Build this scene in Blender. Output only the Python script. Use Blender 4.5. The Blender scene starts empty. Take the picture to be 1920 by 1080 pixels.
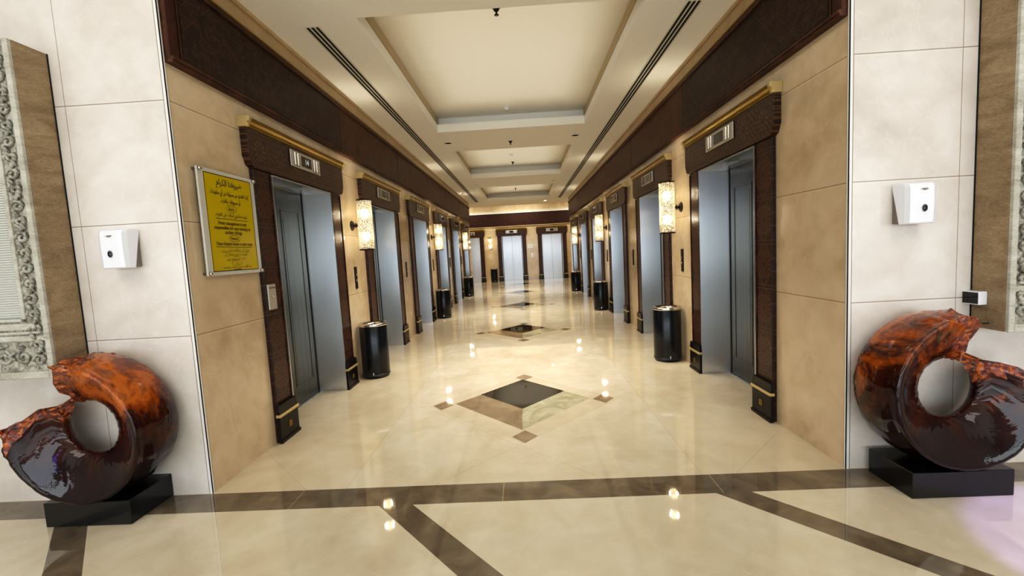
import bpy, bmesh, math, random
from mathutils import Vector, Matrix, noise
random.seed(7)
PI = math.pi
scn = bpy.context.scene
col = scn.collection

# ------------------------------------------------------------------ measures
WL, WR = -2.149, 1.994          # corridor side wall faces
YF, YE, YB = 2.756, 18.2, 22.2  # front wall face, corridor end, far wall face
ZC = 3.56                       # ceiling
ZB0, ZB1 = 2.78, 3.38           # wooden frieze
CX = -0.08

# ------------------------------------------------------------------ node helpers
class V:
    def __init__(s, nt, sock): s.nt, s.s = nt, sock
    def op(s, kind, *o):
        n = s.nt.nodes.new('ShaderNodeMath'); n.operation = kind
        for i, x in enumerate((s,) + o):
            if isinstance(x, V): s.nt.links.new(x.s, n.inputs[i])
            else: n.inputs[i].default_value = x
        return V(s.nt, n.outputs[0])
    def __add__(s, o): return s.op('ADD', o)
    __radd__ = __add__
    def __sub__(s, o): return s.op('SUBTRACT', o)
    def __mul__(s, o): return s.op('MULTIPLY', o)
    __rmul__ = __mul__
    def __truediv__(s, o): return s.op('DIVIDE', o)
    def abs(s): return s.op('ABSOLUTE')
    def lt(s, o): return s.op('LESS_THAN', o)
    def gt(s, o): return s.op('GREATER_THAN', o)
    def max(s, o): return s.op('MAXIMUM', o)
    def min(s, o): return s.op('MINIMUM', o)
    def mod(s, p): return s.op('FLOORED_MODULO', p)
    def inv(s): return s.op('MULTIPLY', -1.0) + 1.0
    def near(s, v, w): return (s - v).abs().lt(w)
    def cmod(s, c, p): return (s + (p / 2 - c)).mod(p) - p / 2

class M:
    def __init__(s, name):
        s.m = bpy.data.materials.new(name); s.m.use_nodes = True
        s.nt = s.m.node_tree; s.nt.nodes.clear()
        s.out = s.nt.nodes.new('ShaderNodeOutputMaterial')
        s.b = s.nt.nodes.new('ShaderNodeBsdfPrincipled')
        s.nt.links.new(s.b.outputs[0], s.out.inputs[0])
        s.tc = s.nt.nodes.new('ShaderNodeTexCoord')
    def set(s, **k):
        nm = dict(rough='Roughness', metal='Metallic', ior='IOR', coat='Coat Weight', coatr='Coat Roughness', trans='Transmission Weight',
                  emis='Emission Strength', aniso='Anisotropic', spec='Specular IOR Level', sss='Subsurface Weight', alpha='Alpha')
        for a, v in k.items():
            i = s.b.inputs[nm[a]]
            if isinstance(v, V): s.nt.links.new(v.s, i)
            else: i.default_value = v
        return s
    def col(s, c, which='Base Color'):
        i = s.b.inputs[which]
        if isinstance(c, V): s.nt.links.new(c.s, i)
        else: i.default_value = lin(c)
        return s
    def xyz(s):
        n = s.nt.nodes.new('ShaderNodeSeparateXYZ'); s.nt.links.new(s.tc.outputs['Object'], n.inputs[0])
        return [V(s.nt, o) for o in n.outputs]
    def noise(s, scale, detail=4, dist=0.0, vec=None, stretch=None, rough=.55):
        n = s.nt.nodes.new('ShaderNodeTexNoise'); n.inputs['Scale'].default_value = scale
        n.inputs['Detail'].default_value = detail; n.inputs['Distortion'].default_value = dist; n.inputs['Roughness'].default_value = rough
        src = s.tc.outputs['Object']
        if stretch:
            mp = s.nt.nodes.new('ShaderNodeMapping'); mp.inputs['Scale'].default_value = stretch
            s.nt.links.new(src, mp.inputs[0]); src = mp.outputs[0]
        s.nt.links.new(src, n.inputs['Vector'])
        return V(s.nt, n.outputs[0])
    def voronoi(s, scale, feature='F1', stretch=None):
        n = s.nt.nodes.new('ShaderNodeTexVoronoi'); n.feature = feature; n.inputs['Scale'].default_value = scale
        src = s.tc.outputs['Object']
        if stretch:
            mp = s.nt.nodes.new('ShaderNodeMapping'); mp.inputs['Scale'].default_value = stretch
            s.nt.links.new(src, mp.inputs[0]); src = mp.outputs[0]
        s.nt.links.new(src, n.inputs['Vector'])
        return V(s.nt, n.outputs['Distance'])
    def ramp(s, f, stops):
        n = s.nt.nodes.new('ShaderNodeValToRGB'); e = n.color_ramp.elements
        while len(e) < len(stops): e.new(0.5)
        for x, (p, c) in zip(e, stops): x.position = p; x.color = lin(c)
        s.nt.links.new(f.s, n.inputs[0]); return V(s.nt, n.outputs[0])
    def mix(s, f, a, b):
        n = s.nt.nodes.new('ShaderNodeMix'); n.data_type = 'RGBA'
        for i, x in ((0, f), (6, a), (7, b)):
            if isinstance(x, V): s.nt.links.new(x.s, n.inputs[i])
            else: n.inputs[i].default_value = x if i == 0 else lin(x)
        return V(s.nt, n.outputs[2])
    def bump(s, h, strength=.3, dist=.01):
        n = s.nt.nodes.new('ShaderNodeBump'); n.inputs['Strength'].default_value = strength; n.inputs['Distance'].default_value = dist
        s.nt.links.new(h.s, n.inputs['Height']); s.nt.links.new(n.outputs[0], s.b.inputs['Normal']); return s
def lin(c):
    if len(c) == 4: return c
    f = lambda v: (v / 255 / 12.92) if v / 255 <= .04045 else ((v / 255 + .055) / 1.055) ** 2.4
    return (f(c[0]), f(c[1]), f(c[2]), 1)
def plain(name, c, **k): return M(name).col(c).set(**k).m

# ------------------------------------------------------------------ materials
def marble(name, dark, mid, light, rough, joints=(), vj=None, jc=(120, 100, 75), bumpy=0):
    m = M(name); x, y, z = m.xyz()
    n = m.noise(1.1, 6, 1.2); n2 = m.noise(5.0, 6, .6)
    c = m.ramp(n * .65 + n2 * .35, [(.32, dark), (.5, mid), (.68, light)])
    vein = m.noise(1.7, 5, 2.0)
    c = m.mix((vein - .5).abs().lt(.007) * .22, c, light)
    if joints:
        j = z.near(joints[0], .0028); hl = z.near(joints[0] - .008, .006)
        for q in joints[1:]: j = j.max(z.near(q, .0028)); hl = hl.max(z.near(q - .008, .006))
        if vj:
            for axis, q in vj:
                a = (x, y)[axis]; j = j.max(a.near(q, .002))
        c = m.mix(hl * .35, c, light); c = m.mix(j * .8, c, jc)  # pale line under each joint: bevel highlight painted into the colour
    m.col(c).set(rough=rough, ior=1.5)
    if bumpy: m.bump(n2, .2, .004)
    return m.m
JZ = (1.066, 1.803, 2.548, 3.29, .33 - .0 if False else 3.29)
MT = {}
MT['wall'] = marble('corridor_marble', (176, 154, 122), (197, 176, 145), (213, 194, 165), .13, (1.066, 1.803, 2.548))
MT['front'] = marble('front_marble', (196, 186, 175), (212, 203, 193), (226, 220, 213), .2, (1.066, 1.803, 2.548, 3.29), [(0, 2.645), (0, -2.80)])
MT['corner'] = plain('corner_bead', (226, 222, 216), rough=.3)
MT['plaster'] = plain('ceiling_plaster', (243, 240, 230), rough=.6)
MT['crown'] = marble('crown_stone', (160, 135, 96), (178, 152, 112), (190, 165, 125), .3)

def floor_mat():
    m = M('polished_floor'); x, y, z = m.xyz()
    n = m.noise(.9, 6, 1.5); n2 = m.noise(4.5, 6, .8)
    base = m.ramp(n * .6 + n2 * .4, [(.33, (188, 174, 150)), (.5, (201, 189, 166)), (.66, (214, 204, 184))])
    vein = m.noise(1.3, 5, 2.5)
    base = m.mix((vein - .5).abs().lt(.006) * .1, base, (232, 218, 192))
    brown = m.ramp(n2 * .7 + n * .3, [(.35, (84, 73, 59)), (.5, (103, 91, 74)), (.65, (126, 112, 92))])
    brown2 = m.ramp(n2, [(.35, (120, 104, 84)), (.65, (144, 127, 104))])
    green = m.ramp(m.noise(3, 6, 2.2), [(.35, (146, 141, 116)), (.5, (166, 160, 134)), (.66, (186, 179, 154))])
    P = 3.83
    corr = y.gt(2.735)
    ax = (x - CX + .0).abs()
    yy = y.cmod(4.53, P)                  # 0 at black diamond centre
    sx = x - CX
    d_black = (ax / .443) + (yy.abs() / .475)
    d2 = (ax / .675) + ((yy + .255).abs() / .715)
    d3 = (ax / .95) + ((yy + .30).abs() / .93)
    # faint joints on diagonals through the diamonds and along the corridor sides
    u = (x - CX) * .98 + (y - 4.23); v = (x - CX) * .98 - (y - 4.23)
    jt = u.cmod(.93, 1.915).abs().lt(.0045).max(v.cmod(.93, 1.915).abs().lt(.0045))
    jt = jt.max(ax.near(1.16, .004))
    c = m.mix(jt * corr * .2, base, (120, 98, 70))
    side = ax.gt(1.16) * corr
    c = m.mix(side * .25, c, (196, 176, 140))
    c = m.mix(d3.lt(1.0) * corr * .35, c, (184, 166, 138))
    c = m.mix(d2.lt(1.0) * sx.lt(0) * corr, c, brown2)
    c = m.mix(d2.lt(1.0) * sx.gt(0) * corr, c, green)
    def sq(px, py, w=.105, h=.125):
        return (((x - (CX + px)).abs() / w) + ((yy - py).abs() / h)).lt(1.0)
    sqs = sq(.02, -1.10).max(sq(-.79, -.29)).max(sq(.80, -.29)).max(sq(.02, .56))
    c = m.mix(sqs * corr, c, brown2)
    blk = m.ramp(m.noise(6, 5, 1.5), [(.4, (10, 13, 13)), (.75, (22, 26, 24))])
    c = m.mix(d_black.lt(1.0) * corr, c, blk)
    band = (y - 2.628).abs().lt(.107)
    diag = (x + y * .95).cmod(-.85 + 2.52 * .95, 2.03).abs().lt(.104) * y.lt(2.53)
    bj = x.cmod(-.2, 1.32).abs().lt(.003) * band
    b = band.max(diag)
    c = m.mix(b, c, brown); c = m.mix(bj, c, (150, 132, 104))
    lj = (x + y * .95).cmod(-.85 + 2.52 * .95 + 1.015, 2.03)
    m.col(c).set(rough=m.noise(3, 3) * .03 + .02, ior=1.8)
    return m.m
MT['floor'] = floor_mat()

def steel(name, a, b, r0, an):
    m = M(name)
    n = m.noise(60, 2, stretch=(1, .02, .01))
    m.col(m.ramp(n, [(.35, a), (.65, b)])).set(metal=1.0, rough=r0, aniso=an)
    t = m.nt.nodes.new('ShaderNodeTangent'); t.direction_type = 'RADIAL'; t.axis = 'Z'
    m.nt.links.new(t.outputs[0], m.b.inputs['Tangent']); m.b.inputs['Anisotropic Rotation'].default_value = 0.0
    return m.m
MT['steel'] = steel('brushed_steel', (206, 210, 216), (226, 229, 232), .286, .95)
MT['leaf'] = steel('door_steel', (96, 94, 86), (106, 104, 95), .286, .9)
MT['farleaf_lit'] = steel('far_door_steel_daylit', (224, 231, 238), (238, 243, 248), .286, .95)  # brightened colour stands for the daylight the far doors reflect
MT['chrome'] = plain('chrome', (200, 196, 188), metal=1, rough=.16)
def wood(name, a, b, panels=False):
    m = M(name); x, y, z = m.xyz()
    n = m.noise(7, 7, 1.0); n2 = m.noise(40, 5, 2.0)
    c = m.ramp(n * .6 + n2 * .4, [(.36, a), (.64, b)])
    m.col(c).set(rough=n2 * .2 + .34, spec=.18)
    m.bump(n2, .25, .003); return m.m
MT['wood'] = wood('dark_tooled_wood', (38, 19, 10), (86, 50, 29))
def tooled():
    # embossed star tracery, from geometry of rosettes on a grid
    m = M('embossed_wood'); x, y, z = m.xyz()
    p = y.cmod(2.95 + .3, .6); q = z.cmod(3.08, .6)
    r = (p * p + q * q).op('SQRT'); th = q.op('ARCTAN2', p)
    star = ((th * 8.0).op('COSINE') * .05 + r.op('MULTIPLY', 1.0))
    l1 = star.cmod(.0, .075).abs().lt(.004)
    l2 = (p + q).cmod(0, .15).abs().lt(.003).max((p - q).cmod(0, .15).abs().lt(.003))
    l3 = q.cmod(.05, .2).abs().lt(.003)
    ln = l1.max(l2).max(l3)
    n = m.noise(9, 6, 1.5)
    fade = n.gt(.46)
    c = m.mix(ln * fade * .55, m.ramp(n, [(.35, (28, 14, 8)), (.65, (48, 25, 15))]), (84, 58, 38))
    m.col(c).set(rough=.42, spec=.16); m.bump(ln * 1.0, .5, .003); return m.m
MT['tooled'] = tooled()
def pil():
    m = M('carved_bronze_leather'); x, y, z = m.xyz()
    q = z.cmod(.2, .36); r = (x * x + q * q).op('SQRT'); th = q.op('ARCTAN2', x)
    ray = ((th * 14.0).op('COSINE') * 1.0).gt(.1) * r.lt(.105) * r.gt(.03)
    ring = r.near(.11, .006).max(r.near(.028, .004)).max(q.abs().near(.165, .004))
    s2 = (x.abs() + q.abs()).near(.175, .006)
    h = ray.max(ring).max(s2)
    n = m.noise(26, 5, 1.0)
    c = m.mix(h * .5, m.ramp(n, [(.35, (30, 14, 8)), (.65, (54, 27, 15))]), (100, 62, 42))
    m.col(c).set(rough=n * .2 + .24, spec=.35); m.bump(h * .8 + n * .3, .7, .006); return m.m
MT['pilaster'] = pil()
def lint():
    m = M('carved_lintel_leather'); x, y, z = m.xyz()
    p = x.cmod(.15, .3); q = z - 2.42
    r = (p * p + q * q).op('SQRT'); th = q.op('ARCTAN2', p)
    ray = (th * 10.0).op('COSINE').gt(.15) * r.lt(.085) * r.gt(.03)
    fr = (x * 1.0).cmod(0, .05).abs().lt(.008) * (z.cmod(0, .045).abs().lt(.006).max(z.near(2.31, .006)))
    ln = z.near(2.295, .003).max(z.near(2.545, .003)).max(fr)
    zig = (x + z).cmod(0, .06).abs().lt(.006) * r.gt(.1)
    h = ray.max(ln).max(zig); n = m.noise(26, 5, 1.0)
    c = m.mix(h * .5, m.ramp(n, [(.35, (30, 15, 9)), (.65, (52, 29, 18))]), (112, 76, 50))
    m.col(c).set(rough=n * .15 + .26, spec=.35); m.bump(h * .8 + n * .3, .8, .006); return m.m
MT['lintel'] = lint()
MT['gold'] = plain('aged_gold', (146, 118, 46), metal=.8, rough=.36)
MT['goldpale'] = plain('pale_gold', (205, 184, 130), metal=.5, rough=.35)
MT['base'] = plain('black_bronze', (17, 11, 11), rough=.28, spec=.3)
MT['black'] = plain('black_lacquer', (7, 11, 18), rough=.24, spec=.4)
MT['void'] = plain('black_void', (5, 5, 5), rough=.8)
MT['blackstone'] = plain('black_plinth', (11, 12, 14), rough=.22)
MT['plastic'] = plain('white_plastic', (232, 233, 238), rough=.22, coat=.3)
MT['grayplastic'] = plain('gray_plastic', (120, 110, 102), rough=.5)
MT['darkplastic'] = plain('dark_plastic', (25, 28, 38), rough=.25)
MT['screen'] = plain('display_glass', (6, 6, 8), rough=.08)
MT['platinum'] = plain('satin_plate', (190, 184, 172), metal=.5, rough=.38)
MT['acrylic'] = plain('clear_grey_acrylic', (196, 193, 182), rough=.12, coat=.5)
MT['yellow'] = M('yellow_print').col((188, 164, 12)).set(rough=.12, coat=.3).m
MT['ink'] = plain('dark_ink', (48, 22, 10), rough=.4)
MT['ink2'] = plain('olive_ink', (84, 60, 10), rough=.4)
MT['digit'] = M('lit_digit').col((200, 200, 200)).col((190, 200, 205), 'Emission Color').set(emis=.7).m
MT['sensor'] = plain('sensor_face', (8, 10, 12), rough=.1)

def trav(name, a, b, c3):
    m = M(name); n = m.noise(3.5, 8, .8, stretch=(1, 1, 3)); n2 = m.noise(45, 5, .5, stretch=(1, 1, 3))
    m.col(m.ramp(n * .6 + n2 * .4, [(.34, a), (.5, b), (.66, c3)])).set(rough=.6); m.bump(n2, .5, .004); return m.m
MT['travertine'] = trav('brown_travertine', (112, 92, 66), (142, 120, 90), (166, 146, 116))
MT['limestone'] = trav('pale_limestone', (142, 137, 122), (176, 172, 158), (200, 197, 186))
def carved():
    m = M('carved_limestone'); n = m.noise(30, 5, 1.0)
    m.col(m.ramp(n, [(.35, (100, 96, 84)), (.65, (176, 173, 160))])).set(rough=.65); m.bump(n, .6, .006); return m.m
MT['carved'] = carved()
MT['louvre'] = plain('louvre_white', (214, 212, 202), rough=.5)

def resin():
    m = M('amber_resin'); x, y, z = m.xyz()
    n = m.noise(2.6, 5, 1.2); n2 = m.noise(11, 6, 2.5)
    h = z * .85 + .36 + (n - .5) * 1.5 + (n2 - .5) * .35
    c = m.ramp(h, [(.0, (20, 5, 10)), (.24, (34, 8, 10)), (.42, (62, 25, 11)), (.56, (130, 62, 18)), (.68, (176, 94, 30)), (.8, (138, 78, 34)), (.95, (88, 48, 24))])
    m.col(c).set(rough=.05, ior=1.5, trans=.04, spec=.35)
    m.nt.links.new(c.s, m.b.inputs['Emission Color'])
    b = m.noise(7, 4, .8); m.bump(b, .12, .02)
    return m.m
def crust():
    m = M('broken_resin'); n = m.noise(16, 7, 2.0); n2 = m.voronoi(30)
    c = m.ramp(n, [(.34, (38, 10, 6)), (.5, (120, 42, 12)), (.62, (190, 104, 26)), (.72, (96, 26, 10))])
    m.col(c).set(rough=.2, coat=.6, coatr=.1); m.bump(n2 * .7 + n * .5, .9, .02); return m.m
MT['resin'], MT['crust'] = resin(), crust()

def crackle():
    m = M('crackled_shade')
    n = m.voronoi(60, 'DISTANCE_TO_EDGE'); spots = m.noise(75, 2, .3)
    mask = n.lt(.07).max(spots.gt(.5))
    N = m.nt.nodes.new; L = m.nt.links.new
    tr = N('ShaderNodeBsdfTransparent'); tl = N('ShaderNodeBsdfTranslucent'); m1 = N('ShaderNodeMixShader'); m2 = N('ShaderNodeMixShader')
    tl.inputs[0].default_value = (1, .95, .85, 1); m1.inputs[0].default_value = .45
    L(tr.outputs[0], m1.inputs[1]); L(tl.outputs[0], m1.inputs[2])
    m.col((60, 50, 38)).set(metal=.5, rough=.3)
    L((mask * .85).s, m2.inputs[0]); L(m1.outputs[0], m2.inputs[1]); L(m.b.outputs[0], m2.inputs[2])
    L(m2.outputs[0], m.out.inputs[0]); return m.m
MT['crackle'] = crackle()
def emit(name, c, st):
    m = M(name); m.col(c).col(c, 'Emission Color').set(emis=st); return m.m
MT['bulb'] = emit('bulb_glow', (255, 226, 170), 25)
MT['lit'] = emit('lit_downlight', (255, 244, 220), 12)
MT['bronze'] = plain('dark_bronze', (38, 30, 24), metal=.8, rough=.35)
MT['lamp_off'] = plain('downlight_lens', (196, 184, 156), rough=.4)
MT['brassy'] = plain('dark_brass', (70, 46, 22), metal=.8, rough=.35)
MT['blue_led'] = emit('blue_screen', (40, 80, 255), 5)
MT['dimwall'] = plain('lobby_wall', (190, 184, 172), rough=.6)

# ------------------------------------------------------------------ geometry helpers
def bx(bm, x0, x1, y0, y1, z0, z1, mi=0):
    vs = [bm.verts.new((x, y, z)) for x in (x0, x1) for y in (y0, y1) for z in (z0, z1)]
    for f in ((0, 1, 3, 2), (4, 6, 7, 5), (0, 4, 5, 1), (2, 3, 7, 6), (0, 2, 6, 4), (1, 5, 7, 3)):
        bm.faces.new([vs[i] for i in f]).material_index = mi
def prism(bm, pts, lo, hi, axis=1, mi=0):
    """polygon pts extruded along axis (0 x, 1 y, 2 z)"""
    def P(a, b, t): return [(t, a, b), (a, t, b), (a, b, t)][axis]
    A = [bm.verts.new(P(a, b, lo)) for a, b in pts]; B = [bm.verts.new(P(a, b, hi)) for a, b in pts]
    n = len(pts)
    fs = [bm.faces.new(A), bm.faces.new(B[::-1])] + [bm.faces.new((A[i], B[i], B[(i + 1) % n], A[(i + 1) % n])) for i in range(n)]
    for f in fs: f.material_index = mi
def lathe(bm, prof, c=(0, 0, 0), n=48, axis='Z', mi=0, closed=False):
    rings = []
    for r, h in prof:
        ring = []
        for i in range(n):
            a = 2 * PI * i / n
            p = {'Z': (r * math.cos(a), r * math.sin(a), h), 'Y': (r * math.cos(a), h, r * math.sin(a)), 'X': (h, r * math.cos(a), r * math.sin(a))}[axis]
            ring.append(bm.verts.new((p[0] + c[0], p[1] + c[1], p[2] + c[2])))
        rings.append(ring)
    for a, b in zip(rings, rings[1:] + ([rings[0]] if closed else [])):
        for i in range(n):
            f = bm.faces.new((a[i], a[(i + 1) % n], b[(i + 1) % n], b[i])); f.smooth = True; f.material_index = mi
    if not closed:
        if prof[0][0] > 1e-4: bm.faces.new(rings[0][::-1]).material_index = mi
        if prof[-1][0] > 1e-4: bm.faces.new(rings[-1]).material_index = mi
def tube(bm, pts, r, n=8, closed=False, mi=0):
    pts = [Vector(p) for p in pts]; rings = []
    for i, p in enumerate(pts):
        a = pts[max(i - 1, 0)]; b = pts[min(i + 1, len(pts) - 1)]
        if closed: a = pts[i - 1]; b = pts[(i + 1) % len(pts)]
        d = (b - a).normalized(); u = d.orthogonal().normalized()
        if rings and abs(d.dot(pu)) < .98: u = (pu - d * pu.dot(d)).normalized()
        pu = u; w = d.cross(u)
        rr = r[i] if isinstance(r, (list, tuple)) else r
        rings.append([bm.verts.new(p + u * rr * math.cos(2 * PI * k / n) + w * rr * math.sin(2 * PI * k / n)) for k in range(n)])
    L = list(zip(rings, rings[1:])) + ([(rings[-1], rings[0])] if closed else [])
    for a, b in L:
        for k in range(n):
            f = bm.faces.new((a[k], a[(k + 1) % n], b[(k + 1) % n], b[k])); f.smooth = True; f.material_index = mi
    if not closed: bm.faces.new(rings[0][::-1]).material_index = mi; bm.faces.new(rings[-1]).material_index = mi
def obj(name, bm, mats, parent=None, bevel=0, seg=2, loc=None, normals=True):
    if normals: bmesh.ops.recalc_face_normals(bm, faces=bm.faces)
    me = bpy.data.meshes.new(name); bm.to_mesh(me); bm.free()
    if not isinstance(mats, (list, tuple)): mats = [mats]
    for m in mats: me.materials.append(m)
    o = bpy.data.objects.new(name, me); col.objects.link(o); o.parent = parent
    if loc: o.location = loc
    if bevel:
        b = o.modifiers.new('bevel', 'BEVEL'); b.width = bevel; b.segments = seg; b.limit_method = 'ANGLE'; b.angle_limit = .6
    return o
def box(name, x0, x1, y0, y1, z0, z1, mat, parent=None, bevel=0):
    bm = bmesh.new(); bx(bm, x0, x1, y0, y1, z0, z1); return obj(name, bm, mat, parent, bevel)
def struct(o): o['kind'] = 'structure'; return o
def tag(o, label, cat, group=None):
    o['label'] = label; o['category'] = cat
    if group: o['group'] = group
    return o
def empty(name, loc=(0, 0, 0), rz=0):
    o = bpy.data.objects.new(name, None); o.empty_display_size = .1; col.objects.link(o); o.location = loc; o.rotation_euler = (0, 0, rz); return o
def copy_tree(o, parent=None):
    c = o.copy(); col.objects.link(c); c.parent = parent
    for ch in list(o.children): copy_tree(ch, c)
    return c

# ------------------------------------------------------------------ the setting
PERIOD = 2.425
DC = [4.34 + PERIOD * k for k in range(6)]     # door centres along the corridor
OW, OH, OD = .58, 2.262, .31                   # half opening, opening height, recess depth
FD = [(-.52, .515), (1.51, .515), (-2.66, .515)]   # far wall: centre, half opening

def wall_x(name, x, thick):      # corridor wall with openings
    bm = bmesh.new(); ys = YF
    x0, x1 = (x - thick, x) if thick > 0 else (x, x - thick)
    for c in DC:
        bx(bm, x0, x1, ys, c - OW, 0, OH); ys = c + OW
    bx(bm, x0, x1, ys, YE, 0, OH); bx(bm, x0, x1, YF, YE, OH, ZC + .02)
    return struct(obj(name, bm, MT['wall']))
wall_x('wall_left', WL, .36); wall_x('wall_right', WR, -.36)
bm = bmesh.new(); bx(bm, -7, WL - .36, YF, YF + .3, 0, 4.8); bx(bm, WL - .36, WL, YF - .012, YF, 0, 4.8); bx(bm, WL - .36, WL, YF, YF + .12, ZC + .02, 4.8)
bx(bm, -7, WL - .36, YF - .012, YF, 0, 4.8)
struct(obj('wall_front_left', bm, MT['front']))
bm = bmesh.new(); bx(bm, WR + .36, 7, YF - .012, YF + .3, 0, 4.8); bx(bm, WR, WR + .36, YF - .012, YF, 0, 4.8); bx(bm, WR, WR + .36, YF, YF + .12, ZC + .02, 4.8)
struct(obj('wall_front_right', bm, MT['front']))
bm = bmesh.new(); bx(bm, WL, WR, YF - .012, YF + .12, ZC, 4.8)
struct(obj('wall_front', bm, MT['plaster']))
YFF = YF - .012
# corner beads
for i, (x, s) in enumerate(((WL, 1), (WR, -1))):
    bm = bmesh.new(); bx(bm, min(x, x + s * .006), max(x, x + s * .006), YFF - .003, YFF + .012, 0, ZC)
    bx(bm, min(x - s * .016, x + s * .006), max(x - s * .016, x + s * .006), YFF - .003, YFF, 0, ZC)
    struct(obj('trim_%d' % (i + 1), bm, MT['corner']))
    bm = bmesh.new(); bx(bm, min(x, x + s * .003), max(x, x + s * .003), YFF + .014, YFF + .019, 0, ZB0)
    bx(bm, min(x - s * .021, x - s * .017), max(x - s * .021, x - s * .017), YFF - .002, YFF, 0, ZC)
    struct(obj('trim_%d' % (i + 3), bm, MT['grayplastic']))
# far wall with openings
bm = bmesh.new(); xs = -6.5
for c, h in sorted(FD): bx(bm, xs, c - h, YB, YB + .36, 0, OH); xs = c + h
bx(bm, xs, 6.5, YB, YB + .36, 0, OH); bx(bm, -6.5, 6.5, YB, YB + .36, OH, 4.0)
struct(obj('wall_far', bm, MT['wall']))
bm = bmesh.new()
bx(bm, -6.5, WL - .36, YE - .2, YE, 0, 4.0); bx(bm, WR + .36, 6.5, YE - .2, YE, 0, 4.0)
bx(bm, -6.6, -6.5, YE, YB + .36, 0, 4.0); bx(bm, 6.5, 6.6, YE, YB + .36, 0, 4.0)
struct(obj('wall_passage', bm, MT['wall']))
box('floor', -7.2, 7.2, -7.4, YB + .5, -.1, 0, MT['floor'])['kind'] = 'structure'

# ceiling with recesses
RX0, RX1 = -1.325, 1.145
REC = [(3.9, 7.55), (9.0, 12.33), (14.1, 17.95)]
bm = bmesh.new(); ys = YF + .1; zt = ZC + .13
for a, b in REC:
    bx(bm, WL - .02, WR + .02, ys, a, ZC, zt); bx(bm, WL - .02, RX0, a, b, ZC, zt); bx(bm, RX1, WR + .02, a, b, ZC, zt); ys = b
bx(bm, WL - .02, WR + .02, ys, YE, ZC, zt); bx(bm, -6.5, 6.5, YE, 20.0, ZC, 4.0)
UX = .03
for a, b in REC:      # upper box of each recess
    zu = 3.875; bb = b + .3
    bx(bm, RX0 - .1, RX1 + .1, a - .1, bb + .05, zu, zu + .04)
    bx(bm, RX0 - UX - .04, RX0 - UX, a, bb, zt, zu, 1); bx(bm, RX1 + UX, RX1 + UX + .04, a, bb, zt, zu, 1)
    bx(bm, RX0 - UX, RX1 + UX, bb, bb + .04, zt, zu); bx(bm, RX0 - UX, RX1 + UX, a - .06, a, zt, zu)
bx(bm, -6.5, 6.5, 20.0, YB + .1, 4.0, 4.05)
struct(obj('ceiling', bm, [MT['plaster'], plain('recess_side_shade', (186, 168, 134), rough=.6)]))  # recess side faces: shade put into the darker beige colour
bm = bmesh.new()
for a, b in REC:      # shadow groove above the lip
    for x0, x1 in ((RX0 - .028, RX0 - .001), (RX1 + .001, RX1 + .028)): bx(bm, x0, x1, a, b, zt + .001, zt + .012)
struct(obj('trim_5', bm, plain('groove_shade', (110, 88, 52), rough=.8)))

# wooden friezes: frame mouldings, panels, gold beads
def frieze(name, x, s):
    """s=+1: left wall, grows towards +x"""
    bm = bmesh.new()
    def b(d0, d1, y0, y1, z0, z1, mi): bx(bm, min(x + s * d0, x + s * d1), max(x + s * d0, x + s * d1), y0, y1, z0, z1, mi)
    b(0, .03, YF + .005, YE, ZB0, ZB1, 0)
    seams = [5.36 + 2.43 * k for k in range(6)]
    for q in seams: b(.03, .0315, q - .006, q + .006, ZB0 + .05, ZB1 - .05, 3)
    b(.03, .033, YF + .13, seams[0] - .01, ZB0 + .06, ZB1 - .05, 1)
    b(.03, .052, YF + .005, YE, ZB0, ZB0 + .016, 0); b(.03, .06, YF + .005, YE, ZB0 + .016, ZB0 + .036, 0)
    b(.03, .042, YF + .09, YE, ZB0 + .036, ZB0 + .046, 4)
    b(.03, .05, YF + .005, YE, ZB1 - .05, ZB1 - .012, 0)
    b(.03, .054, YF + .005, YE, ZB1 - .012, ZB1, 2)
    b(.03, .042, YF + .005, YF + .085, ZB0 + .036, ZB1 - .05, 5)
    b(.03, .047, YF + .087, YF + .097, ZB0 + .036, ZB1 - .05, 4)
    b(0, .012, YF + .005, YE, ZB1, ZC, 6)
    b(0, .03, YF + .005, YE, ZC - .035, ZC, 6)
    return struct(obj(name, bm, [MT['wood'], MT['tooled'], MT['gold'], MT['void'], MT['brassy'], MT['redwood'], MT['crown']]))
MT['redwood'] = wood('reddish_frame_wood', (46, 19, 11), (72, 33, 20))
frieze('trim_6', WL, 1); frieze('trim_7', WR, -1)
bm = bmesh.new()
bx(bm, -6.5, 6.5, YB - .03, YB, 2.76, 3.40, 0)
for q in (-4.6, -1.93, .13, 2.2, 4.6): bx(bm, q - .006, q + .006, YB - .032, YB - .03, 2.8, 3.38, 1)
bx(bm, -6.5, 6.5, YB - .05, YB, 2.735, 2.765, 2); bx(bm, -6.5, 6.5, YB - .06, YB, 3.40, 3.48, 3); bx(bm, -6.5, 6.5, YB - .09, YB, 3.48, 3.5, 3)
struct(obj('trim_8', bm, [wood('far_frieze_wood', (42, 23, 18), (62, 38, 30)), MT['void'], MT['goldpale'], MT['plaster']]))
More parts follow.
